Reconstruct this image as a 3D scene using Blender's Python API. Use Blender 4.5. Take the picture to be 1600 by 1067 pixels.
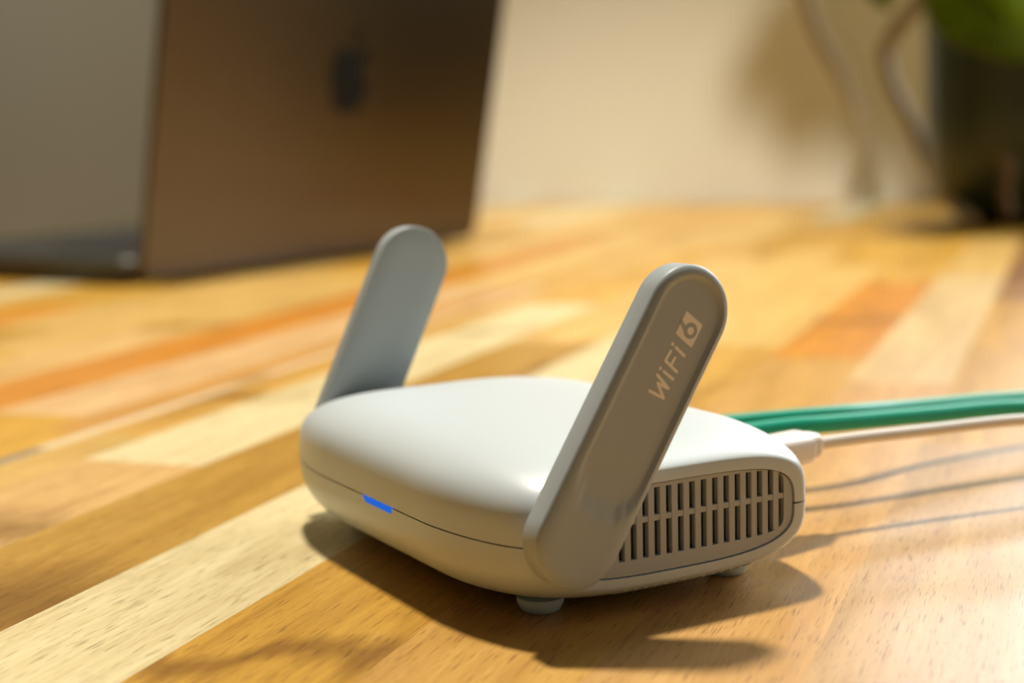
import bpy, bmesh, math, random
from mathutils import Vector, Matrix
random.seed(7)
for o in list(bpy.data.objects): bpy.data.objects.remove(o, do_unlink=True)
S = bpy.context.scene
COL = S.collection
MM = 0.001

# ------------------------------------------------------------------ camera
cam_d = bpy.data.cameras.new('camera'); cam = bpy.data.objects.new('camera', cam_d); COL.objects.link(cam)
rt = Vector((0.49440311, 0.8688619, -0.02538839)); up = Vector((-0.10876885, 0.09081751, 0.98990985)); fw = Vector((-0.86240067, 0.48665304, -0.13940557))
cam.matrix_world = Matrix(((rt.x, up.x, -fw.x, 0.31396478), (rt.y, up.y, -fw.y, -0.18167034), (rt.z, up.z, -fw.z, 0.10028239), (0, 0, 0, 1)))
cam_d.sensor_width = 36.0; cam_d.lens = 2459.34 / 1600 * 36; cam_d.clip_start = 0.01
cam_d.dof.use_dof = True; cam_d.dof.focus_distance = 0.325; cam_d.dof.aperture_fstop = 9.0
S.camera = cam

# ------------------------------------------------------------------ light and exposure
S.view_settings.view_transform = 'Standard'; S.view_settings.look = 'None'; S.view_settings.gamma = 1.0
S.view_settings.use_curve_mapping = False; S.view_settings.exposure = 0.0
AX = math.atan2(0.6474834, 0.76207955)          # the table and the room are turned by this angle
TM = Vector((math.cos(AX), math.sin(AX), 0)); TT = Vector((-math.sin(AX), math.cos(AX), 0))
def room(s, t, z): return TM * s + TT * t + Vector((0, 0, z))

W = bpy.data.worlds.new('world'); S.world = W; W.use_nodes = True
bg = W.node_tree.nodes['Background']; bg.inputs[0].default_value = (0.80, 0.90, 1.0, 1); bg.inputs[1].default_value = 0.05

def aim(o, target):
    o.rotation_euler = (Vector(target) - o.location).to_track_quat('-Z', 'Y').to_euler()
# overhead lamp above and a little behind the router (throws the short shadow to the front and right)
kd = bpy.data.lights.new('ceiling_spot', 'SPOT'); key = bpy.data.objects.new('ceiling_spot', kd); COL.objects.link(key)
key.location = (-0.50, 0.167, 1.50); aim(key, room(-0.36, 0.56, 0)); kd.energy = 138; kd.color = (1.0, 0.93, 0.80)
kd.shadow_soft_size = 0.075; kd.spot_size = math.radians(76); kd.spot_blend = 0.43
# daylight from the window in the back wall, beyond the plant
wd = bpy.data.lights.new('window_daylight', 'AREA'); win = bpy.data.objects.new('window_daylight', wd); COL.objects.link(win)
wd.shape = 'RECTANGLE'; wd.size = 1.00; wd.size_y = 0.63; wd.energy = 29; wd.color = (0.90, 0.94, 1.0)
win.location = room(0.415, 1.452, 0.68); aim(win, win.location - TT)

# ------------------------------------------------------------------ helpers
def link(name, me, mat=None, parent=None, smooth=False):
    o = bpy.data.objects.new(name, me); COL.objects.link(o)
    if mat: me.materials.append(mat)
    if parent: o.parent = parent
    if smooth:
        for p in me.polygons: p.use_smooth = True
    return o
def from_bm(name, bm, mat=None, parent=None, smooth=False, sharp=None):
    bmesh.ops.recalc_face_normals(bm, faces=bm.faces)
    if sharp is not None:
        for e in bm.edges:
            if len(e.link_faces) == 2 and e.calc_face_angle(0) > sharp: e.smooth = False
    me = bpy.data.meshes.new(name); bm.to_mesh(me); bm.free()
    return link(name, me, mat, parent, smooth)
def from_py(name, v, f, mat=None, parent=None, smooth=False, sharp=None, merge=0):
    bm = bmesh.new(); vs = [bm.verts.new(p) for p in v]
    for q in f:
        try: bm.faces.new([vs[i] for i in q])
        except ValueError: pass
    if merge:
        bmesh.ops.remove_doubles(bm, verts=bm.verts, dist=merge)
    return from_bm(name, bm, mat, parent, smooth, sharp)
def thing(name, label, cat, loc=(0, 0, 0), rz=0, group=None):
    o = bpy.data.objects.new(name, None); COL.objects.link(o); o.empty_display_size = 0.02
    o.location = loc; o.rotation_euler = (0, 0, rz); o['label'] = label; o['category'] = cat
    if group: o['group'] = group
    return o
def tag(o, label, cat, group=None):
    o['label'] = label; o['category'] = cat
    if group: o['group'] = group
    return o
def box_bm(x0, x1, y0, y1, z0, z1, bev=0, seg=1):
    bm = bmesh.new(); bmesh.ops.create_cube(bm, size=1)
    for v in bm.verts: v.co = Vector(((x0 + x1) / 2 + v.co.x * (x1 - x0), (y0 + y1) / 2 + v.co.y * (y1 - y0), (z0 + z1) / 2 + v.co.z * (z1 - z0)))
    if bev: bmesh.ops.bevel(bm, geom=bm.edges[:], offset=bev, segments=seg, affect='EDGES', profile=0.5)
    return bm
def cat(pts, n=8):
    out = []; P = [Vector(p) for p in pts]; P = [P[0] * 2 - P[1]] + P + [P[-1] * 2 - P[-2]]
    for i in range(1, len(P) - 2):
        a, b, c, d = P[i - 1:i + 3]
        for k in range(n):
            t = k / n
            out.append(0.5 * ((2 * b) + (c - a) * t + (2 * a - 5 * b + 4 * c - d) * t * t + (3 * b - a - 3 * c + d) * t ** 3))
    out.append(P[-2]); return out
def tube(name, pts, rad, mat, parent=None, n=14, sub=8, cap=True):
    P = cat(pts, sub); R = rad if callable(rad) else (lambda t: rad)
    v, f = [], []; tn = (P[1] - P[0]).normalized(); ref = Vector((0, 0, 1)) if abs(tn.z) < .9 else Vector((1, 0, 0))
    u = tn.cross(ref).normalized()
    for i, p in enumerate(P):
        t = (P[min(i + 1, len(P) - 1)] - P[max(i - 1, 0)]).normalized()
        u = (u - t * u.dot(t)).normalized(); w = t.cross(u); r = R(i / (len(P) - 1))
        for k in range(n):
            a = 2 * math.pi * k / n; v.append(p + (u * math.cos(a) + w * math.sin(a)) * r)
    for i in range(len(P) - 1):
        for k in range(n): f.append((i * n + k, i * n + (k + 1) % n, (i + 1) * n + (k + 1) % n, (i + 1) * n + k))
    if cap: f.append(tuple(range(n))[::-1]); f.append(tuple((len(P) - 1) * n + k for k in range(n)))
    return from_py(name, v, f, mat, parent, True, math.radians(50))
def lathe(name, prof, mat, parent=None, n=48, loc=(0, 0, 0)):
    v, f = [], []
    for r, z in prof:
        for k in range(n):
            a = 2 * math.pi * k / n; v.append((loc[0] + r * math.cos(a), loc[1] + r * math.sin(a), loc[2] + z))
    for i in range(len(prof) - 1):
        for k in range(n): f.append((i * n + k, i * n + (k + 1) % n, (i + 1) * n + (k + 1) % n, (i + 1) * n + k))
    return from_py(name, v, f, mat, parent, True, math.radians(40), merge=1e-6)

# ------------------------------------------------------------------ materials
def mat(name, col, rough=0.5, metal=0.0, coat=0, noise=0, nscale=40, bump=0, spec=0.5, sss=0, emit=None, estr=0):
    m = bpy.data.materials.new(name); m.use_nodes = True; N = m.node_tree.nodes; L = m.node_tree.links
    b = N['Principled BSDF']; b.inputs['Base Color'].default_value = (*col, 1); b.inputs['Roughness'].default_value = rough
    b.inputs['Metallic'].default_value = metal; b.inputs['Coat Weight'].default_value = coat; b.inputs['Specular IOR Level'].default_value = spec
    if sss: b.inputs['Subsurface Weight'].default_value = sss; b.inputs['Subsurface Radius'].default_value = (.002, .002, .002)
    if emit: b.inputs['Emission Color'].default_value = (*emit, 1); b.inputs['Emission Strength'].default_value = estr
    if noise or bump:
        tc = N.new('ShaderNodeTexCoord'); nz = N.new('ShaderNodeTexNoise'); nz.inputs['Scale'].default_value = nscale; nz.inputs['Detail'].default_value = 5
        L.new(tc.outputs['Object'], nz.inputs['Vector'])
        if noise:
            mx = N.new('ShaderNodeMix'); mx.data_type = 'RGBA'
            mx.inputs[6].default_value = (*[c * (1 - noise) for c in col], 1); mx.inputs[7].default_value = (*[min(1, c * (1 + noise)) for c in col], 1)
            L.new(nz.outputs['Fac'], mx.inputs[0]); L.new(mx.outputs[2], b.inputs['Base Color'])
        if bump:
            bp = N.new('ShaderNodeBump'); bp.inputs['Strength'].default_value = bump; bp.inputs['Distance'].default_value = 0.0002
            L.new(nz.outputs['Fac'], bp.inputs['Height']); L.new(bp.outputs['Normal'], b.inputs['Normal'])
    return m
M_shell = mat('shell_plastic', (0.60, 0.655, 0.665), 0.36, noise=0.01, nscale=300)
M_ant = mat('antenna_plastic', (0.40, 0.445, 0.455), 0.42, noise=0.01, nscale=300)
M_grille = mat('grille_plastic', (0.44, 0.46, 0.45), 0.5, noise=0.02, nscale=200)
M_dark = mat('inside_black', (0.012, 0.015, 0.018), 0.6, noise=0.2, nscale=200)
M_foot = mat('rubber_foot', (0.66, 0.80, 0.80), 0.6, noise=0.05, nscale=400)
M_led = mat('status_light', (0.0, 0.01, 0.08), 0.6, spec=0.0, emit=(0.020, 0.125, 0.62), estr=1.0)
M_print = mat('white_print', (0.92, 0.88, 0.80), 0.55, noise=0.02, nscale=400)
M_green = mat('green_cable', (0.0, 0.38, 0.25), 0.42, noise=0.05, nscale=100)
M_clip = mat('clear_green_plastic', (0.10, 0.55, 0.38), 0.25, noise=0.05, nscale=100)
M_white = mat('white_cable', (0.83, 0.77, 0.70), 0.35, noise=0.02, nscale=100)
M_lid = mat('grey_aluminium', (0.100, 0.075, 0.046), 0.30, metal=1.0, noise=0.04, nscale=60)
M_base = mat('silver_aluminium', (0.105, 0.105, 0.095), 0.52, metal=1.0, noise=0.04, nscale=60)
M_logo = mat('black_mirror_logo', (0.010, 0.011, 0.010), 0.5, spec=0.06, metal=0.0, noise=0.1, nscale=60)
M_screen = mat('black_glass', (0.01, 0.01, 0.012), 0.1, noise=0.1)
M_key = mat('black_key', (0.012, 0.012, 0.014), 0.5, noise=0.1)
M_wall = mat('warm_white_paint', (0.74, 0.71, 0.60), 0.85, noise=0.03, nscale=6, bump=0.2)
M_floor = mat('brown_floor', (0.10, 0.07, 0.045), 0.6, noise=0.2, nscale=4)
M_leg = mat('black_table_leg', (0.03, 0.03, 0.03), 0.5, noise=0.1)
M_pot = mat('dark_green_glaze', (0.020, 0.034, 0.018), 0.3, noise=0.35, nscale=14)
M_soil = mat('potting_soil', (0.03, 0.02, 0.012), 0.95, noise=0.5, nscale=150, bump=1)
M_stem = mat('brown_stem', (0.34, 0.27, 0.16), 0.7, noise=0.3, nscale=60, bump=0.5)
M_twig = mat('brown_twig', (0.14, 0.075, 0.022), 0.75, noise=0.3, nscale=80, bump=0.5)
M_frame = mat('white_window_frame', (0.75, 0.75, 0.73), 0.4, noise=0.02)

def leaf_mat():
    m = mat('green_leaf', (0.12, 0.17, 0.005), 0.34, noise=0.25, nscale=25)
    N = m.node_tree.nodes; L = m.node_tree.links; b = N['Principled BSDF']; out = N['Material Output']
    tr = N.new('ShaderNodeBsdfTranslucent'); tr.inputs[0].default_value = (0.34, 0.42, 0.004, 1); mx = N.new('ShaderNodeMixShader'); mx.inputs[0].default_value = 0.42
    L.new(b.outputs[0], mx.inputs[1]); L.new(tr.outputs[0], mx.inputs[2]); L.new(mx.outputs[0], out.inputs[0]); return m
M_leaf = leaf_mat()

def wood_mat():
    m = bpy.data.materials.new('lacquered_wood'); m.use_nodes = True; N = m.node_tree.nodes; L = m.node_tree.links
    b = N['Principled BSDF']
    def nd(t, **k):
        n = N.new(t)
        for a, v in k.items(): n.inputs[a].default_value = v
        return n
    oi = nd('ShaderNodeObjectInfo'); tc = nd('ShaderNodeTexCoord')
    rnd = nd('ShaderNodeMath'); rnd.operation = 'MULTIPLY'; rnd.inputs[1].default_value = 7.3; L.new(oi.outputs['Random'], rnd.inputs[0])
    off = nd('ShaderNodeVectorMath'); off.operation = 'ADD'; L.new(tc.outputs['Object'], off.inputs[0]); L.new(rnd.outputs[0], off.inputs[1])
    def mapped(sx, sy, src=off):
        mp = nd('ShaderNodeMapping'); mp.inputs['Scale'].default_value = (sx, sy, sx); L.new(src.outputs[0], mp.inputs['Vector']); return mp
    def noise(sx, sy, det=4, rough=.6, dist=0):
        n = nd('ShaderNodeTexNoise', Scale=1.0, Detail=det, Roughness=rough, Distortion=dist); L.new(mapped(sx, sy).outputs[0], n.inputs['Vector']); return n
    def ramp(src, a, b_, c0=(0, 0, 0, 1), c1=(1, 1, 1, 1)):
        r = nd('ShaderNodeValToRGB'); r.color_ramp.elements[0].position = a; r.color_ramp.elements[1].position = b_
        r.color_ramp.elements[0].color = c0; r.color_ramp.elements[1].color = c1; L.new(src, r.inputs[0]); return r
    def mul(a, bsock, fac=1.0, mode='MULTIPLY'):
        x = nd('ShaderNodeMix'); x.data_type = 'RGBA'; x.blend_type = mode; x.inputs[0].default_value = fac
        L.new(a, x.inputs[6]); L.new(bsock, x.inputs[7]); return x
    broad = noise(60, 6, 4, .6, 1.4)          # soft figure along the stave
    fine = noise(650, 24, 4, .7)              # fine grain lines
    patch = noise(26, 9, 2, .5, 1.2)           # darker heartwood patches
    pores = noise(2300, 120, 1.5, .5)             # short dark pores
    c = oi.outputs['Color']
    r1 = ramp(broad.outputs['Fac'], .3, .72, (.72, .62, .46, 1), (1.12, 1.13, 1.16, 1)); x = mul(c, r1.outputs[0], .75); L.new(oi.outputs['Alpha'], x.inputs[0])
    r2 = ramp(fine.outputs['Fac'], .32, .66, (.80, .73, .60, 1), (1.06, 1.06, 1.06, 1)); x = mul(x.outputs[2], r2.outputs[0], .65)
    r3 = ramp(patch.outputs['Fac'], .24, .40, (.50, .40, .22, 1), (1, 1, 1, 1)); x = mul(x.outputs[2], r3.outputs[0], .6); L.new(oi.outputs['Alpha'], x.inputs[0])
    r4 = ramp(pores.outputs['Fac'], .31, .40, (.34, .25, .16, 1), (1, 1, 1, 1)); x = mul(x.outputs[2], r4.outputs[0], .65)
    # a darker heartwood figure that crosses some staves, at the place the stave's own property says
    at = nd('ShaderNodeAttribute'); at.attribute_type = 'OBJECT'; at.attribute_name = 'heartwood_at'
    aw = nd('ShaderNodeAttribute'); aw.attribute_type = 'OBJECT'; aw.attribute_name = 'heartwood_width'
    sp = nd('ShaderNodeSeparateXYZ'); L.new(tc.outputs['Object'], sp.inputs[0])
    def mth(op, a_, b_):
        n = nd('ShaderNodeMath'); n.operation = op
        for i, q in enumerate((a_, b_)):
            if isinstance(q, (int, float)): n.inputs[i].default_value = q
            elif q is not None: L.new(q, n.inputs[i])
        return n.outputs[0]
    wob = mth('MULTIPLY', mth('SUBTRACT', noise(70, 14, 3, .5).outputs['Fac'], .5), .045)
    tilt = mth('MULTIPLY', sp.outputs['X'], -.35)
    d = mth('ABSOLUTE', mth('SUBTRACT', mth('ADD', mth('ADD', sp.outputs['Y'], wob), tilt), at.outputs['Fac']), None)
    hr = ramp(mth('DIVIDE', d, aw.outputs['Fac']), .2, 1.0, (.42, .34, .22, 1), (1, 1, 1, 1)); x = mul(x.outputs[2], hr.outputs[0], .75)
    L.new(x.outputs[2], b.inputs['Base Color'])
    rr = nd('ShaderNodeMapRange'); rr.inputs['To Min'].default_value = .36; rr.inputs['To Max'].default_value = .24; L.new(pores.outputs['Fac'], rr.inputs[0]); L.new(rr.outputs[0], b.inputs['Roughness'])
    b.inputs['Specular IOR Level'].default_value = 0.6
    bp = nd('ShaderNodeBump', Strength=0.12, Distance=0.00008); L.new(r4.outputs[0], bp.inputs['Height']); L.new(bp.outputs[0], b.inputs['Normal'])
    return m
M_wood = wood_mat()

# ------------------------------------------------------------------ the room
def struct(o): o['kind'] = 'structure'; return o
def slab(name, s0, s1, t0, t1, z0, z1, m):
    o = struct(from_bm(name, box_bm(s0, s1, t0, t1, z0, z1), m)); o.rotation_euler = (0, 0, AX); return o
# the back wall has an opening for the window, to the right of the plant
for a in ((-0.81, -0.12, 1.442, 1.55, -0.745, 2.2), (0.95, 1.4, 1.442, 1.55, -0.745, 2.2), (-0.12, 0.95, 1.442, 1.55, -0.745, 0.33), (-0.12, 0.95, 1.442, 1.55, 1.03, 2.2)):
    slab('wall_back', *a, M_wall)
# the left wall, its darkness put into the colour, runs behind the laptop to the corner hidden by its lid
slab('wall_left', -.95, -.81, -1.6, 1.55, -.745, 2.2, mat('darkened_wall', (0.115, 0.104, 0.070), 0.85, noise=0.03, nscale=6, bump=0.2))
slab('wall_right', 1.3, 1.4, -1.6, 1.442, -0.745, 2.2, M_wall)
slab('floor', -0.95, 1.4, -1.6, 1.55, -0.80, -0.745, M_floor)
wf = bpy.data.objects.new('window_1', None); COL.objects.link(wf); wf.rotation_euler = (0, 0, AX); wf['kind'] = 'structure'
for a in ((-0.12, -0.09, 1.47, 1.52, 0.33, 1.03), (0.92, 0.95, 1.47, 1.52, 0.33, 1.03), (-0.09, 0.92, 1.47, 1.52, 0.33, 0.36), (-0.09, 0.92, 1.47, 1.52, 1.00, 1.03)):
    from_bm('window_frame', box_bm(*a, .003), M_frame, wf)

# ------------------------------------------------------------------ table of glued staves
tab = thing('table', 'glossy wooden table top of pale and orange staves under the router and laptop', 'table', (0, 0, 0), AX)
EDGE = {-4: -168.0, -3: -126.2, -2: -84.0, -1: -43.0, 0: -1.6, 1: 38.0, 2: 75.8}
def edge(k):
    if k in EDGE: return EDGE[k]
    return -168.0 + (k + 4) * 41.2 if k < -4 else 75.8 + (k - 2) * 40.2
CREAM = (.83, .71, .41); PALE = (.77, .51, .16); TAN = (.71, .41, .065); GOLD = (.62, .35, .05); ORANGE = (.74, .31, .025); BROWN = (.40, .19, .035)
KINDS = [(CREAM, 3), (PALE, 4), (TAN, 4), (GOLD, 3), (ORANGE, 3), (BROWN, 1)]
POOL = [c for c, n in KINDS for _ in range(n)]
# staves read off the photograph: row -> list of (end of stave along the table, colour)
ROWS = {
 -3: [(-520, TAN), (-140, GOLD), (330, (.54, .31, .055)), (760, PALE), (1130, TAN)],
 -2: [(-480, PALE), (420, CREAM), (820, PALE), (1180, TAN)],
 -1: [(-600, TAN), (330, (.62, .35, .055)), (700, PALE), (1060, TAN)],
  0: [(-430, CREAM), (302, (.72, .42, .11)), (600, ORANGE), (950, TAN), (1200, GOLD)],
  1: [(-380, GOLD), (250, (.66, .39, .14)), (640, (.74, .54, .26)), (920, PALE), (1190, TAN)],
  2: [(-300, TAN), (140, (.63, .385, .15)), (520, GOLD), (860, BROWN), (1180, BROWN)],
  3: [(-360, PALE), (180, (.60, .37, .15)), (560, BROWN), (930, GOLD)],
 -4: [(-420, GOLD), (59, (.80, .52, .21)), (470, CREAM), (860, TAN), (1190, PALE)],
 -5: [(-350, TAN), (40, PALE), (95, TAN), (540, (.72, .38, .10)), (900, TAN)],
 's': [(-60, TAN), (70, (.42, .33, .24)), (560, (.86, .70, .46)), (900, TAN)],
 'u': [(-150, TAN), (95, PALE), (640, (.74, .43, .10)), (1000, PALE)],
 -6: [(-330, PALE), (120, TAN), (560, (.85, .56, .27)), (960, PALE)],
 -7: [(-400, TAN), (110, PALE), (520, (.72, .30, .04)), (930, ORANGE), (1200, TAN)],
 -8: [(-300, PALE), (330, (.80, .52, .20)), (760, PALE), (1150, PALE)],
 -9: [(-340, GOLD), (250, TAN), (600, PALE), (1010, TAN)],
 -10: [(-200, BROWN), (330, GOLD), (690, PALE), (1100, GOLD)],
 -11: [(-100, TAN), (420, ORANGE), (800, TAN), (1150, PALE)],
 -12: [(-200, TAN), (380, GOLD), (740, TAN), (1080, GOLD)],
}
T0, T1 = -540.0, 1440.0
n_st = 0
STRIPS = [(max(edge(k), -808.0), edge(k + 1), k) for k in range(-20, 15) if k != -5] + [(edge(-5), -194.5, -5), (-194.5, -188.5, 's'), (-188.5, edge(-4), 'u')]
for a, b, k in STRIPS:
    row = ROWS.get(k)
    if row is None:
        row = []; t = T0 + random.uniform(120, 420)
        while t < T1 - 120: row.append((t, random.choice(POOL))); t += random.uniform(300, 520)
    row = list(row) + [(T1, random.choice(POOL[:14]))]; t = T0
    for te, c in row:
        if te - t < 1: continue
        bm = box_bm(a * MM + 1.2e-5, b * MM - 1.2e-5, t * MM + 1.2e-5, te * MM - 1.2e-5, -.032, 0)
        o = from_bm('stave', bm, M_wood, tab)
        j = random.uniform(.93, 1.05); o.color = (min(1, c[0] * j), min(1, c[1] * j), min(1, c[2] * j), .35 if c[2] > .3 else .85 if c[2] < .1 else .7)
        o['heartwood_at'], o['heartwood_width'] = {(-3, 330): (-.040, .040), (-1, 330): (-.081, .010)}.get((k, te), (random.uniform(t, te) * MM if random.random() < .3 else 9.0, random.uniform(.01, .03)))
        t = te; n_st += 1
for s in (-740, 560):
    for t in (-480, 1380):
        from_bm('leg', box_bm(s * MM - .03, s * MM + .03, t * MM - .03, t * MM + .03, -.745, -.032, .004), M_leg, tab)

# ------------------------------------------------------------------ the router
router = thing('travel_router', 'pale grey travel router with two raised paddle antennas and a blue status light', 'router')
HW, X0, Q, EY, EZT, EZB, HD, ZS, ZT, ZB, NT, NB = 58.5, 25.5, 1.75, .768, .71, .64, 42.22, 18.02, 34.38, 0.8, 3.85, 3.1
def bottom_z(x, y):
    t = min(1, max(0, (abs(x) - X0) / (HW - X0))); g = 1 - (1 - t ** Q) ** (1 / Q)
    u = min(1, abs(y) / (HD * (1 - (1 - EY) * g)))
    return ZS - (ZS - ZB) * (1 - (1 - EZB) * g) * (1 - u ** NB) ** (1 / NB)
def spow(c, e): return math.copysign(abs(c) ** e, c)
def sec(x, th, grow=0.0):
    t = min(1, max(0, (abs(x) - X0) / (HW - X0))); g = 1 - (1 - t ** Q) ** (1 / Q)
    c, s = math.cos(th), math.sin(th); top = s >= 0; n = NT if top else NB
    y = (HD + grow) * (1 - (1 - EY) * g) * spow(c, 2 / n)
    z = ZS + ((ZT - ZS) * (1 - (1 - EZT) * g) if top else (ZS - ZB) * (1 - (1 - EZB) * g)) * spow(s, 2 / n) * (1 + grow / 20)
    return Vector((x, y, z))
XS = [X0 + (HW - X0) * (1 - math.cos(math.pi * i / 28)) / 2 for i in range(29)]; XS = [-x for x in XS[::-1]] + [-20, -10, 0, 10, 20] + XS
def arc_thetas(lo, hi, n):
    # denser where the superellipse turns its corners
    return [lo + (hi - lo) * i / n for i in range(n + 1)]
def shell(name, lo, hi, zoff):
    n = 72; v, f = [], []; th = arc_thetas(lo, hi, n)
    for x in XS:
        ring = [sec(x, t) for t in th]
        for i, p in enumerate(ring):
            q = p.copy()
            if i in (0, n): q = Vector((p.x, p.y, ZS + zoff))
            v.append(q * MM)
        # a lip turned inward at the seam
    m = n + 1
    for i in range(len(XS) - 1):
        for k in range(n): f.append((i * m + k, i * m + k + 1, (i + 1) * m + k + 1, (i + 1) * m + k))
    # inward lips along the seam
    for k in (0, n):
        base = len(v)
        for i in range(len(XS)):
            p = v[i * m + k]; v.append(Vector((p.x * .985, p.y * .97, p.z)))
        for i in range(len(XS) - 1): f.append((i * m + k, (i + 1) * m + k, base + i + 1, base + i))
    # flat end caps: left closed, right only a ring round the grille
    f.append(tuple(range(n + 1)))
    e0 = (len(XS) - 1) * m
    if True:
        base = len(v)
        for k in range(n + 1):
            p = v[e0 + k] / MM; g = groove(th[k]); v.append(Vector((HW, g.y, g.z if k not in (0, n) else ZS + zoff)) * MM)
        for k in range(n): f.append((e0 + k, e0 + k + 1, base + k + 1, base + k))
        b2 = len(v)
        for k in range(n + 1): v.append(v[base + k] - Vector((2.5, 0, 0)) * MM)
        for k in range(n): f.append((base + k, base + k + 1, b2 + k + 1, b2 + k))
    return from_py(name, v, f, M_shell, router, True, math.radians(38))
def groove(th):
    p = sec(HW, th); return Vector((HW, p.y * (1 - 1.9 / 33), ZS - .3 + (p.z - ZS) * (1 - 2.0 / 11.6)))
shell('top_shell', 0, math.pi, 0.16)
shell('bottom_shell', math.pi, 2 * math.pi, -0.16)
# dark core behind the seam
v, f = [], []
for x in XS:
    for i in range(48): p = sec(x * .97, 2 * math.pi * i / 48); v.append(Vector((p.x, p.y * .965, ZS + (p.z - ZS) * .93)) * MM)
for i in range(len(XS) - 1):
    for k in range(48): f.append((i * 48 + k, i * 48 + (k + 1) % 48, (i + 1) * 48 + (k + 1) % 48, (i + 1) * 48 + k))
f.append(tuple(range(48))); f.append(tuple((len(XS) - 1) * 48 + k for k in range(48)))
core = from_py('inner_case', v, f, M_dark, router, True); core['label'] = 'black inner case seen through the vent and seam'

# status light: a thin blue window just under the seam in the front face
v = []; ns = 10
for i in range(ns + 1):
    for z in (0.1, -1.35):
        x = -3.2 + 15.4 * i / ns
        if z < 0: x = max(-1.4, min(11.8, x))
        th = math.pi * 1.5
        zz = ZS + z; u = min(1, abs(z) / (ZS - ZB)); yy = -HD * (1 - u ** NB) ** (1 / NB) - 0.07
        v.append(Vector((x, yy, zz)) * MM)
f = [(2 * i, 2 * i + 1, 2 * i + 3, 2 * i + 2) for i in range(ns)]
nv = len(v); v += [p + Vector((0, .8 * MM, 0)) for p in v]
f += [tuple(i + nv for i in q)[::-1] for q in f]
f += [(2 * i, 2 * i + 2, nv + 2 * i + 2, nv + 2 * i) for i in range(ns)] + [(2 * i + 1, nv + 2 * i + 1, nv + 2 * i + 3, 2 * i + 3) for i in range(ns)]
f += [(0, nv, nv + 1, 1), (2 * ns, 2 * ns + 1, nv + 2 * ns + 1, nv + 2 * ns)]
led = from_py('status_light', v, f, M_led, router); led['label'] = 'glowing blue status light'

# side grille: rim plate, vertical bars and one cross bar before a black plate that stands for the shaded hollow
NP = 120; XG = HW - 0.45
def inner(i):
    a = 2 * math.pi * i / NP; c, s = math.cos(a), math.sin(a)
    n = 7.0; y = 28.0 * spow(c, 2 / n); z = 19.2 + 7.1 * spow(s, 2 / n)
    return Vector((XG, y, z))
v, f = [], []
for i in range(NP):
    g = groove(2 * math.pi * i / NP); c = Vector((0, 0, ZS - .3)); g2 = Vector((XG, g.y * .992, c.z + (g.z - c.z) * .975))
    v += [g2 * MM, inner(i) * MM, (g2 - Vector((1.6, 0, 0))) * MM, (inner(i) - Vector((1.6, 0, 0))) * MM]
for i in range(NP):
    j = (i + 1) % NP; a, b = 4 * i, 4 * j
    f += [(a, b, b + 1, a + 1), (a + 1, b + 1, b + 3, a + 3), (a, a + 2, b + 2, b), (a + 2, a + 3, b + 3, b + 2)]
plate = from_py('side_grille', v, f, M_grille, router, True, math.radians(30))
PITCH = 2.901
for i in range(19):
    y = 9.954 + (i - 12.5 + 0.0) * PITCH
    yb = abs(y) / 28.0; h = 7.1 * (1 - yb ** 7) ** (1 / 7) + .15
    bm = box_bm((XG - 1.5) * MM, (XG - 0.02) * MM, (y - .78) * MM, (y + .78) * MM, (19.2 - h) * MM, (19.2 + h) * MM, .00012)
    from_bm('grille_bar', bm, M_grille, plate)
from_bm('cross_bar', box_bm((XG - 1.5) * MM, (XG - .18) * MM, -28.2 * MM, 28.2 * MM, 19.35 * MM, 20.6 * MM, .0001), M_grille, plate)
backing = from_bm('grille_backing', box_bm((XG - 2.6) * MM, (XG - 2.3) * MM, -29.5 * MM, 29.5 * MM, 11.2 * MM, 27.2 * MM), M_dark, plate); backing['label'] = 'black plate standing for the shaded hollow behind the grille bars'
# ribs of the bottom vent seen under the side edge
for i in range(14):
    y = -12 + i * 2.4; v, f = [], []
    for x in (51.5, 53.0, 54.4, 55.6, 56.6, 57.3):
        z = bottom_z(x, y)
        for dy, dz in ((-.6, .5), (-.4, -.14), (.4, -.14), (.6, .5)): v.append(Vector((x + .1, y + dy, z + dz)) * MM)
    for j in range(5): f += [(4 * j + k, 4 * j + k + 1, 4 * j + k + 5, 4 * j + k + 4) for k in range(3)] + [(4 * j + 3, 4 * j, 4 * j + 4, 4 * j + 7)]
    f += [(0, 1, 2, 3), (20, 21, 22, 23)]
    from_py('bottom_rib', v, f, M_grille, router)
# feet
for x in (42.3, -42.3):
    for y in (-23.2, 24.5):
        lathe('foot', [(0, 0), (3.6 * MM, 0), (4.1 * MM, .3 * MM), (4.9 * MM, 1.9 * MM), (4.9 * MM, 3.0 * MM), (0, 3.0 * MM)], M_foot, router, 32, (x * MM, y * MM, 0))

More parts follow.
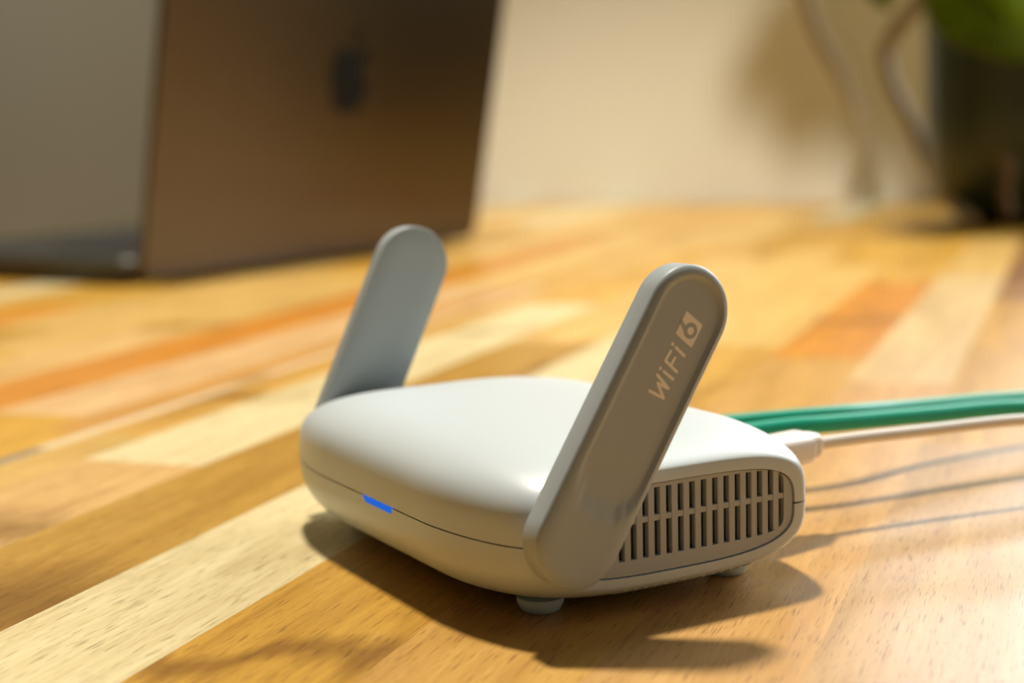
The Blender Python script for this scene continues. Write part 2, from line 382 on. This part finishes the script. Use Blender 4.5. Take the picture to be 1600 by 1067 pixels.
# antennas: a stadium paddle, its outer face scooped from the knuckle to the tip
def antenna(pivot, d, L, R, xi, xo, sgn, scoop=True):
    """pivot (y,z) of the lower arc; d axis; xi inner face, xo outer face (positive numbers), sgn side"""
    dv = Vector((0, d[0], d[1])); nv = Vector((0, d[1], -d[0])); P0 = Vector((0, *pivot)); N = 112
    def outl(i, r):
        # r is radius; returns axial a and lateral b
        per_s = 24; per_a = 32
        i %= N
        if i < per_a: t = math.pi / 2 - math.pi * i / per_a; return L + r * math.cos(t), r * math.sin(t)
        i -= per_a
        if i < per_s: return L * (1 - i / per_s), -r
        i -= per_s
        if i < per_a: t = -math.pi / 2 - math.pi * i / per_a; return r * math.cos(t), r * math.sin(t)
        i -= per_a
        return L * i / per_s, r
    def sst(e0, e1, x): t = min(1, max(0, (x - e0) / (e1 - e0))); return t * t * (3 - 2 * t)
    def depth(a, b):
        r = math.hypot(a - min(L, max(0, a)), b); e = min(1, max(0, (r - (R - 3.2)) / 3.2))
        d = 1.5 * (1 - math.sqrt(max(0, 1 - e * e)))                      # softly rounded border
        if scoop:
            da = a - min(L - .2, max(14.0, a)); dist = math.hypot(da, b - .1)
            d = max(d, 1.1 * sst(8.2, 7.0, dist))                        # flat scoop from the knuckle to the tip
        return d
    def P(a, b, x): return (P0 + dv * a + nv * b + Vector((sgn * x, 0, 0))) * MM
    rings = []                                   # (radius, x) from inner face over the rim to the outer face
    fi = .5
    rings += [(r, xi, 0) for r in (0.01, R * .5, R - fi)]
    rings += [(R - fi * .3, xi + fi * .3, 0), (R, xi + fi, 0), (R, xo - 1.5, 0)] + [(R - 3.2 * (1 - math.sin(math.pi / 2 * k / 12)), xo, 1) for k in range(11, 0, -1)]
    rings += [((R - 3.2) * k / 40, xo, 1) for k in range(40, 6, -1)] + [(R * .06, xo, 1), (.001, xo, 1)]
    v, f = [], []
    for r, x, s in rings:
        for i in range(N):
            a, b = outl(i, r); v.append(P(a, b, x - (depth(a, b) if s else 0)))
    for j in range(len(rings) - 1):
        for i in range(N): f.append((j * N + i, j * N + (i + 1) % N, (j + 1) * N + (i + 1) % N, (j + 1) * N + i))
    # close the slit on both axes
    for j in (0, len(rings) - 1):
        o = j * N
        idx = [o + i for i in range(N)]
        f.append(tuple(idx))
    ob = from_py('antenna', v, f, M_ant, router, True, math.radians(40), merge=2e-5)
    return ob, P, depth
antR, PR, depR = antenna((-27.4, 20.1), (.530, .848), 49.3, 9.6, 59.3, 66.0, 1)
antL, PL, depL = antenna((-21.3, 18.6), (.430, .903), 49.3, 10.0, 59.2, 64.8, -1)
antR['label'] = 'near antenna with white printing on its outer face'; antL['label'] = 'far antenna showing its plain inner face'
# printing: "WiFi 6"
XP = 66.0 - 1.1 + .05
def flat(name, polys, m, x, parent):
    v, f = [], []
    for q, poly in enumerate(polys):
        b0 = len(v); n = len(poly); xq = x + .012 * q                      # overlapping strokes lie one over the other
        for a, b in poly: v.append(PR(a, b, xq))
        for a, b in poly: v.append(PR(a, b, x - .10))
        f.append(tuple(range(b0, b0 + n))); f.append(tuple(range(b0 + n, b0 + 2 * n))[::-1])
        for i in range(n): j = (i + 1) % n; f.append((b0 + i, b0 + j, b0 + n + j, b0 + n + i))
    return from_py(name, v, f, m, parent)
def stroke(pts, w):
    polys = []
    for (a0, b0), (a1, b1) in zip(pts[:-1], pts[1:]):
        dx, dy = a1 - a0, b1 - b0; l = math.hypot(dx, dy); dx, dy = dx / l, dy / l; h = w / 2; t0 = math.atan2(dy, dx); poly = []
        for k in range(7): t = t0 + math.pi / 2 + math.pi * k / 6; poly.append((a0 + h * math.cos(t), b0 + h * math.sin(t)))
        for k in range(7): t = t0 - math.pi / 2 + math.pi * k / 6; poly.append((a1 + h * math.cos(t), b1 + h * math.sin(t)))
        polys.append(poly)
    return polys
def dot(a, b, r, n=24): return [(a + r * math.cos(2 * math.pi * k / n), b + r * math.sin(2 * math.pi * k / n)) for k in range(n)]
SW = .62
letters = [('letter_w', stroke([(32.1, -.45), (32.3, 3.25)], SW) + stroke([(32.3, 3.25), (34.25, .45)], SW) + stroke([(34.25, .45), (34.45, 3.25)], SW) + stroke([(34.45, 3.25), (35.6, -.5)], SW)),
           ('letter_i', [dot(37.0, -.5, .38)] + stroke([(36.85, .55), (36.5, 3.3)], SW)),
           ('letter_f', stroke([(38.15, 3.4), (38.85, -.2)], SW) + stroke([(38.85, -.2), (41.0, -.05)], SW) + stroke([(38.5, 1.5), (40.3, 1.5)], SW)),
           ('letter_i', [dot(42.4, -.35, .38)] + stroke([(42.2, .7), (41.65, 3.4)], SW))]
for nm, polys in letters: flat(nm, polys, M_print, XP, antR)
def rounded(pts, r, n=5):
    out = []; N = len(pts)
    for i in range(N):
        p = Vector(pts[i]); a = Vector(pts[i - 1]) - p; b = Vector(pts[(i + 1) % N]) - p
        p0 = p + a.normalized() * r; p1 = p + b.normalized() * r
        for k in range(n + 1):
            t = k / n; q = p0 * (1 - t) ** 2 + p * 2 * t * (1 - t) + p1 * t * t; out.append((q.x, q.y))
    return out
bx = flat('number_badge', [rounded([(49.5, -.7), (48.85, 4.2), (43.75, 4.1), (44.5, -.8)], .35)], M_print, XP, antR)
flat('number_six', [dot(46.55, 2.1, 1.62), [(47.75, -1.1), (46.9, -1.05), (44.95, 1.75), (45.6, 2.6), (46.7, 2.0), (46.55, 1.0)]], M_ant, XP + .04, bx)
flat('number_dot', [dot(46.55, 2.1, .78)], M_print, XP + .09, bx)

# ------------------------------------------------------------------ cables at the back of the router
def P3(*q): return [Vector(p) * MM for p in q]
us = thing('power_cable', 'white power cable with stepped plug in the back of the router', 'cable', (.028, .040, .021), 0)
def local(pts): return [p - us.location for p in pts]
ub = [(29.0, 38, 21.2), (24.6, 66, 20.9)]
u0, u1 = Vector(ub[0]), Vector(ub[1]); ud = (u1 - u0).normalized()
def plugseg(name, a, b, w, h, m, parent, off):
    # rounded flat block between distances a and b along the plug axis
    side = ud.cross(Vector((0, 0, 1))).normalized(); upv = side.cross(ud); v, f = [], []; n = 28
    rings = [(a, .86), (a + .35, 1), (b - .9, 1), (b - .25, .93), (b, .75)]
    for s, k in rings:
        for i in range(n):
            t = 2 * math.pi * i / n; v.append((u0 + ud * s + side * spow(math.cos(t), .7) * w * k + upv * spow(math.sin(t), .7) * h * k) * MM - off)
    for j in range(len(rings) - 1):
        for i in range(n): f.append((j * n + i, j * n + (i + 1) % n, (j + 1) * n + (i + 1) % n, (j + 1) * n + i))
    f.append(tuple(range(n))); f.append(tuple((len(rings) - 1) * n + i for i in range(n)))
    return from_py(name, v, f, m, parent, True, math.radians(50))
plugseg('plug', 2.2, 22.6, 5.0, 4.0, M_white, us, us.location)
plugseg('plug_collar', 22.6, 26.6, 3.5, 3.2, M_white, us, us.location)
tube('cord', local(P3(tuple(u0 + ud * 26.4), (26.3, 78, 21.0), (28.6, 97, 20.9), (33, 127, 20.8), (37, 150, 18.5), (36, 185, 12), (22, 235, 3.5), (-10, 280, 1.65), (-30, 360, 1.65), (-10, 460, 1.65), (60, 560, 1.65), (195, 640, 1.65))), .0015, M_white, us)
def ethernet(name, label, pts, r, px, pz):
    o = thing(name, label, 'cable', (px * MM, .040, pz * MM), 0)
    tube('cord', [p - o.location for p in P3(*pts)], r, M_green, o)
    bm = box_bm(-5.6 * MM, 5.6 * MM, -2.0 * MM, 11 * MM, -4 * MM, 4 * MM, .0008, 2); from_bm('plug', bm, M_clip, o)
    v = [(-3, 3, 4.0), (3, 3, 4.0), (3, 3, 4.6), (-3, 3, 4.6), (-2.6, 14, 6.3), (2.6, 14, 6.3), (2.6, 14, 6.9), (-2.6, 14, 6.9)]
    from_py('plug_latch', [Vector(p) * MM for p in v], [(0, 1, 2, 3), (4, 7, 6, 5), (0, 4, 5, 1), (1, 5, 6, 2), (2, 6, 7, 3), (3, 7, 4, 0)], M_clip, o)
    v, f = [], []
    for y, w, h in ((11, 4.8, 3.6), (14, 4.2, 3.3), (20, 3.0, 2.8), (24, 2.4, 2.4)):
        for k in range(16): t = 2 * math.pi * k / 16; v.append(Vector((spow(math.cos(t), .7) * w, y, spow(math.sin(t), .7) * h)) * MM)
    for j in range(3):
        for k in range(16): f.append((j * 16 + k, j * 16 + (k + 1) % 16, (j + 1) * 16 + (k + 1) % 16, (j + 1) * 16 + k))
    f += [tuple(range(16)), tuple(range(48, 64))]
    from_py('strain_relief', v, f, M_green, o, True, math.radians(50))
    return o
ethernet('network_cable', 'green network cable leaving the router farthest from the white plug', [(-24, 62, 17.8), (-14, 84, 18.8), (-11.5, 105, 18.3), (-16, 136, 15.8), (-16, 181, 13.5), (-8, 225, 10), (20, 280, 5), (60, 330, 2.4), (100, 430, 2.3), (235, 600, 2.3)], .0023, -24, 17.5)
ethernet('network_cable', 'green network cable leaving the router right beside the white plug', [(-1, 62, 19.8), (2.5, 76, 20.3), (4.7, 88, 20.0), (7, 119, 19.0), (10.5, 151, 18), (22, 195, 14), (38, 250, 7), (62, 320, 2.4), (110, 420, 2.3), (245, 585, 2.3)], .0023, -5, 18.5)

# ------------------------------------------------------------------ the laptop
LA = math.atan2(.339, -.178)                # direction of the lid's lower edge in plan
lap = thing('laptop', 'open grey aluminium laptop seen from behind, black fruit emblem on its lid', 'laptop', (-.679, .104, 0), LA)
# local frame: x along the lid, y toward the user (away from the camera), z up
LW, LH = .381, .262
tau = math.radians(10.5)
def rrect(w, h, r, n=8):
    out = []
    for cx, cy, a in ((w - r, h - r, 0), (r, h - r, 90), (r, r, 180), (w - r, r, 270)):
        for k in range(n + 1): t = math.radians(a + 90 * k / n); out.append((cx + r * math.cos(t), cy + r * math.sin(t)))
    return out
def plate_mesh(name, pts, th, m, parent, edge=.0008):
    n = len(pts); cx = sum(p[0] for p in pts) / n; cy = sum(p[1] for p in pts) / n; v, f = [], []
    def ins(d): return [(x - d * (x - cx) / max(1e-6, math.hypot(x - cx, y - cy)), y - d * (y - cy) / max(1e-6, math.hypot(x - cx, y - cy))) for x, y in pts]
    for d, z in ((edge, 0), (0, edge), (0, th - edge), (edge, th)):
        for x, y in ins(d): v.append((x, y, z))
    for j in range(3):
        for i in range(n): f.append((j * n + i, j * n + (i + 1) % n, (j + 1) * n + (i + 1) % n, (j + 1) * n + i))
    f.append(tuple(range(n))[::-1]); f.append(tuple(3 * n + i for i in range(n)))
    return from_py(name, v, f, m, parent, True, math.radians(35))
lid = plate_mesh('lid', rrect(LW, LH, .012), .0048, M_lid, lap)
# plate local z points to the back (towards the camera) once stood up; lean the top towards the camera
lid.matrix_local = Matrix.Translation((0, 0, .0045)) @ Matrix.Rotation(math.radians(90) + tau, 4, 'X')
# rotation about X by 90: y->z, z->-y  (outer face towards -y = camera side)
def apple_body():
    pts = []
    # right half outline of the emblem (x to the right as seen on the lid), units of its height
    ctrl = [(0, -.46), (.13, -.50), (.27, -.42), (.38, -.22), (.42, -.08), (.30, .02), (.27, .16), (.31, .27), (.40, .33), (.32, .42), (.18, .44), (0, .37), (-.18, .44), (-.33, .40), (-.43, .24), (-.44, .02), (-.37, -.22), (-.26, -.43), (-.13, -.50)]
    c = cat([Vector((x, y, 0)) for x, y in ctrl + ctrl[:1]], 6)
    return [(p.x, p.y) for p in c[:-1]]
AH = .050
ex = from_py('emblem', [(LW * .5 + (s) * x * AH, LH * .5 + y * AH, z) for z in (.0045, .0052) for s in (1,) for x, y in apple_body()],
             (lambda n: [tuple(range(n))[::-1], tuple(range(n, 2 * n))] + [(i, (i + 1) % n, n + (i + 1) % n, n + i) for i in range(n)])(len(apple_body())), M_logo, lid)
leafp = [(.02, .46), (.0, .58), (.06, .70), (.18, .78), (.19, .66), (.13, .54)]
n = len(leafp)
from_py('emblem_leaf', [(LW * .5 + x * AH, LH * .5 + y * AH, z) for z in (.0045, .0052) for x, y in leafp], [tuple(range(n))[::-1], tuple(range(n, 2 * n))] + [(i, (i + 1) % n, n + (i + 1) % n, n + i) for i in range(n)], M_logo, ex)
ex['label'] = 'glossy black fruit emblem'
sc = plate_mesh('screen', rrect(LW - .012, LH - .014, .008), .0006, M_screen, lid); sc.location = (.006, .008, -.0004)
# base
bs = plate_mesh('base', rrect(LW, .260, .012), .0125, M_base, lap, .0015); bs.location = (0, .0085, .0048)
hinge = tube('hinge', [(.03, .006, .010), (LW * .5, .006, .010), (LW - .03, .006, .010)], .0045, M_key, lap, 12, 2)
for x in (.04, LW - .04):
    for y in (.045, .225):
        lathe('rubber_foot', [(0, 0), (.007, 0), (.008, .0012), (.008, .0052), (0, .0052)], M_key, lap, 20, (x, y, 0))
kb = from_bm('keyboard', box_bm(.045, LW - .045, .022, .135, .0172, .0176), M_key, lap)
for r in range(5):
    for c in range(14):
        x = .049 + c * .0204; y = .026 + r * .0215
        from_bm('keycap', box_bm(x, x + .018, y, y + .019, .0176, .0186, .0006), M_key, kb)
tp = from_bm('touchpad', box_bm(LW / 2 - .08, LW / 2 + .08, .150, .255, .0171, .0175), M_base, lap)

# ------------------------------------------------------------------ potted plant by the wall
def img(u, v, t):
    """a point of the vertical plane 't' metres towards the wall, met by the sight line through pixel (u, v): used to read off the plant's real place"""
    D = fw + rt * ((u - 800) / 2459.34) - up * ((v - 533.5) / 2459.34); C = cam.matrix_world.translation
    k = (t - C.dot(TT)) / D.dot(TT); return C + D * k
pc = img(1590, 340, 1.11); pc.z = 0
plant = thing('potted_plant', 'leafy plant with bent brown stems in a round dark green pot', 'plant', tuple(pc))
lathe('pot', [(0, 0), (.040, 0), (.050, .003), (.064, .016), (.074, .036), (.079, .062), (.0805, .10), (.0805, .166), (.0815, .178), (.080, .183), (.075, .182), (.0735, .172), (.0735, .12), (0, .12)], M_pot, plant, 64)
lathe('soil', [(0, .168), (.03, .171), (.06, .168), (.0737, .165), (.0737, .15), (0, .15)], M_soil, plant, 40)
def loc(p): return Vector(p) - pc
def stem(ctrl, r, m=M_stem):
    P = [loc(img(u, v, t)) for u, v, t in ctrl]
    return tube('stem', P, r, m, plant, 12, 8)
stem([(1470, -40, 1.20), (1440, 0, 1.19), (1402, 45, 1.19), (1384, 82, 1.19), (1392, 130, 1.18), (1420, 185, 1.16), (1445, 245, 1.14), (1468, 295, 1.11), (1495, 322, 1.06), (1520, 343, 1.0)], lambda t: .0085 - .003 * t)
stem([(1240, -60, 1.40), (1262, 0, 1.40), (1280, 55, 1.40), (1310, 110, 1.40), (1334, 160, 1.40), (1345, 210, 1.40), (1341, 255, 1.40), (1331, 312, 1.40)], lambda t: .0085)  # solid stand-in for the shadow curve of a stem on the wall
stem([(1578, 338, 0.985), (1570, 300, 0.99), (1574, 268, 0.995), (1572, 245, 1.0)], lambda t: .0045, M_twig)
def leaf(base, tip, width, droop, face=Vector((0, 0, 1)), nx=16, ny=10):
    base, tip = Vector(base), Vector(tip); d = tip - base; ln = d.length; d.normalize(); side = d.cross(face).normalized(); nrm = side.cross(d)
    v, f = [], []
    for i in range(nx + 1):
        t = i / nx; w = width * (math.sin(math.pi * t ** .75) ** .8) * (1 - .25 * t) + .0006
        for j in range(-ny, ny + 1):
            s = j / ny; p = base + d * ln * t + side * s * w / 2 + nrm * (-droop * t * t + .10 * w * abs(s) ** 1.5 - .004 * math.exp(-(s * 9) ** 2) + .0015 * math.sin(t * 26) * abs(s))
            v.append(p - pc)
    m = 2 * ny + 1
    for i in range(nx):
        for j in range(2 * ny): f.append((i * m + j, i * m + j + 1, (i + 1) * m + j + 1, (i + 1) * m + j))
    o = from_py('leaf', v, f, M_leaf, plant, True)
    md = o.modifiers.new('thickness', 'SOLIDIFY'); md.thickness = .0008
    tube('midrib', [base + d * ln * t + nrm * (-droop * t * t - .003) - pc for t in (0, .25, .5, .75, .97)], lambda t: .0016 * (1 - .7 * t), M_leaf, o, 8, 4)
    return o
# the large leaf in the upper right corner, and its neighbours above the frame
fc = (cam.matrix_world.translation - img(1560, 30, .98)).normalized()
leaf(img(1462, -52, 1.02), img(1690, 95, .98), .105, .012, (fc + Vector((0, 0, .5))).normalized())
leaf(img(1330, -150, 1.12), img(1386, 12, 1.10), .06, .01, (fc + Vector((0, 0, .3))).normalized())
# the crown above the frame: its shade lies on the wall and on the table round the pot
CR = [(-.16, 1.22, .47, -150, .17), (-.05, 1.27, .45, -120, .18), (.05, 1.20, .43, 140, .17), (-.10, 1.14, .53, 175, .18), (.02, 1.10, .48, -60, .16), (.12, 1.12, .42, -20, .16),
      (-.02, 1.20, .56, 100, .18), (.10, 1.24, .50, 60, .17), (-.14, 1.30, .38, 150, .15), (.16, 1.18, .52, 20, .16), (-.06, 1.06, .42, -110, .14), (.06, 1.32, .40, 95, .15), (-.20, 1.16, .56, -170, .16), (.00, 1.15, .64, -100, .17),
      (-.06, 1.24, .36, -140, .14), (.03, 1.04, .40, -95, .15), (.10, 1.00, .45, -60, .16), (.16, 1.06, .42, -30, .15), (.08, .92, .44, -80, .15), (.14, .90, .50, -50, .16), (.20, .98, .48, -20, .16), (-.02, 1.30, .34, 120, .13), (.18, 1.24, .44, 40, .16),
      (-.12, .98, .40, -150, .15), (-.06, .86, .42, -100, .15), (-.02, .95, .38, -80, .14), (.00, .80, .45, -90, .15), (-.10, 1.10, .38, 180, .14), (-.16, 1.07, .43, 170, .14), (.07, .84, .40, -70, .14)]
BASES = []
for q, (cs, ct, cz, an, ln) in enumerate(CR):
    aa = math.radians(an) + AX; dd = Vector((math.cos(aa), math.sin(aa), -.12)); c = room(cs, ct, cz)
    leaf(c - dd * ln / 2, c + dd * ln / 2, ln * .72, .025); BASES.append(c - dd * ln / 2)
tube('stem', [(0, 0, .16), (.004, .006, .26), (-.01, .0, .33)], lambda t: .008 - .003 * t, M_stem, plant, 12, 8)
for a in [img(1462, -52, 1.02), img(1330, -150, 1.12), img(1240, -60, 1.40), img(1470, -40, 1.20)] + BASES:
    e = loc(a); tube('leaf_stalk', [(-.008, .0, .32), (e * .5 + Vector((0, 0, .20))), e], lambda t: .0026, M_leaf, plant, 8, 6)
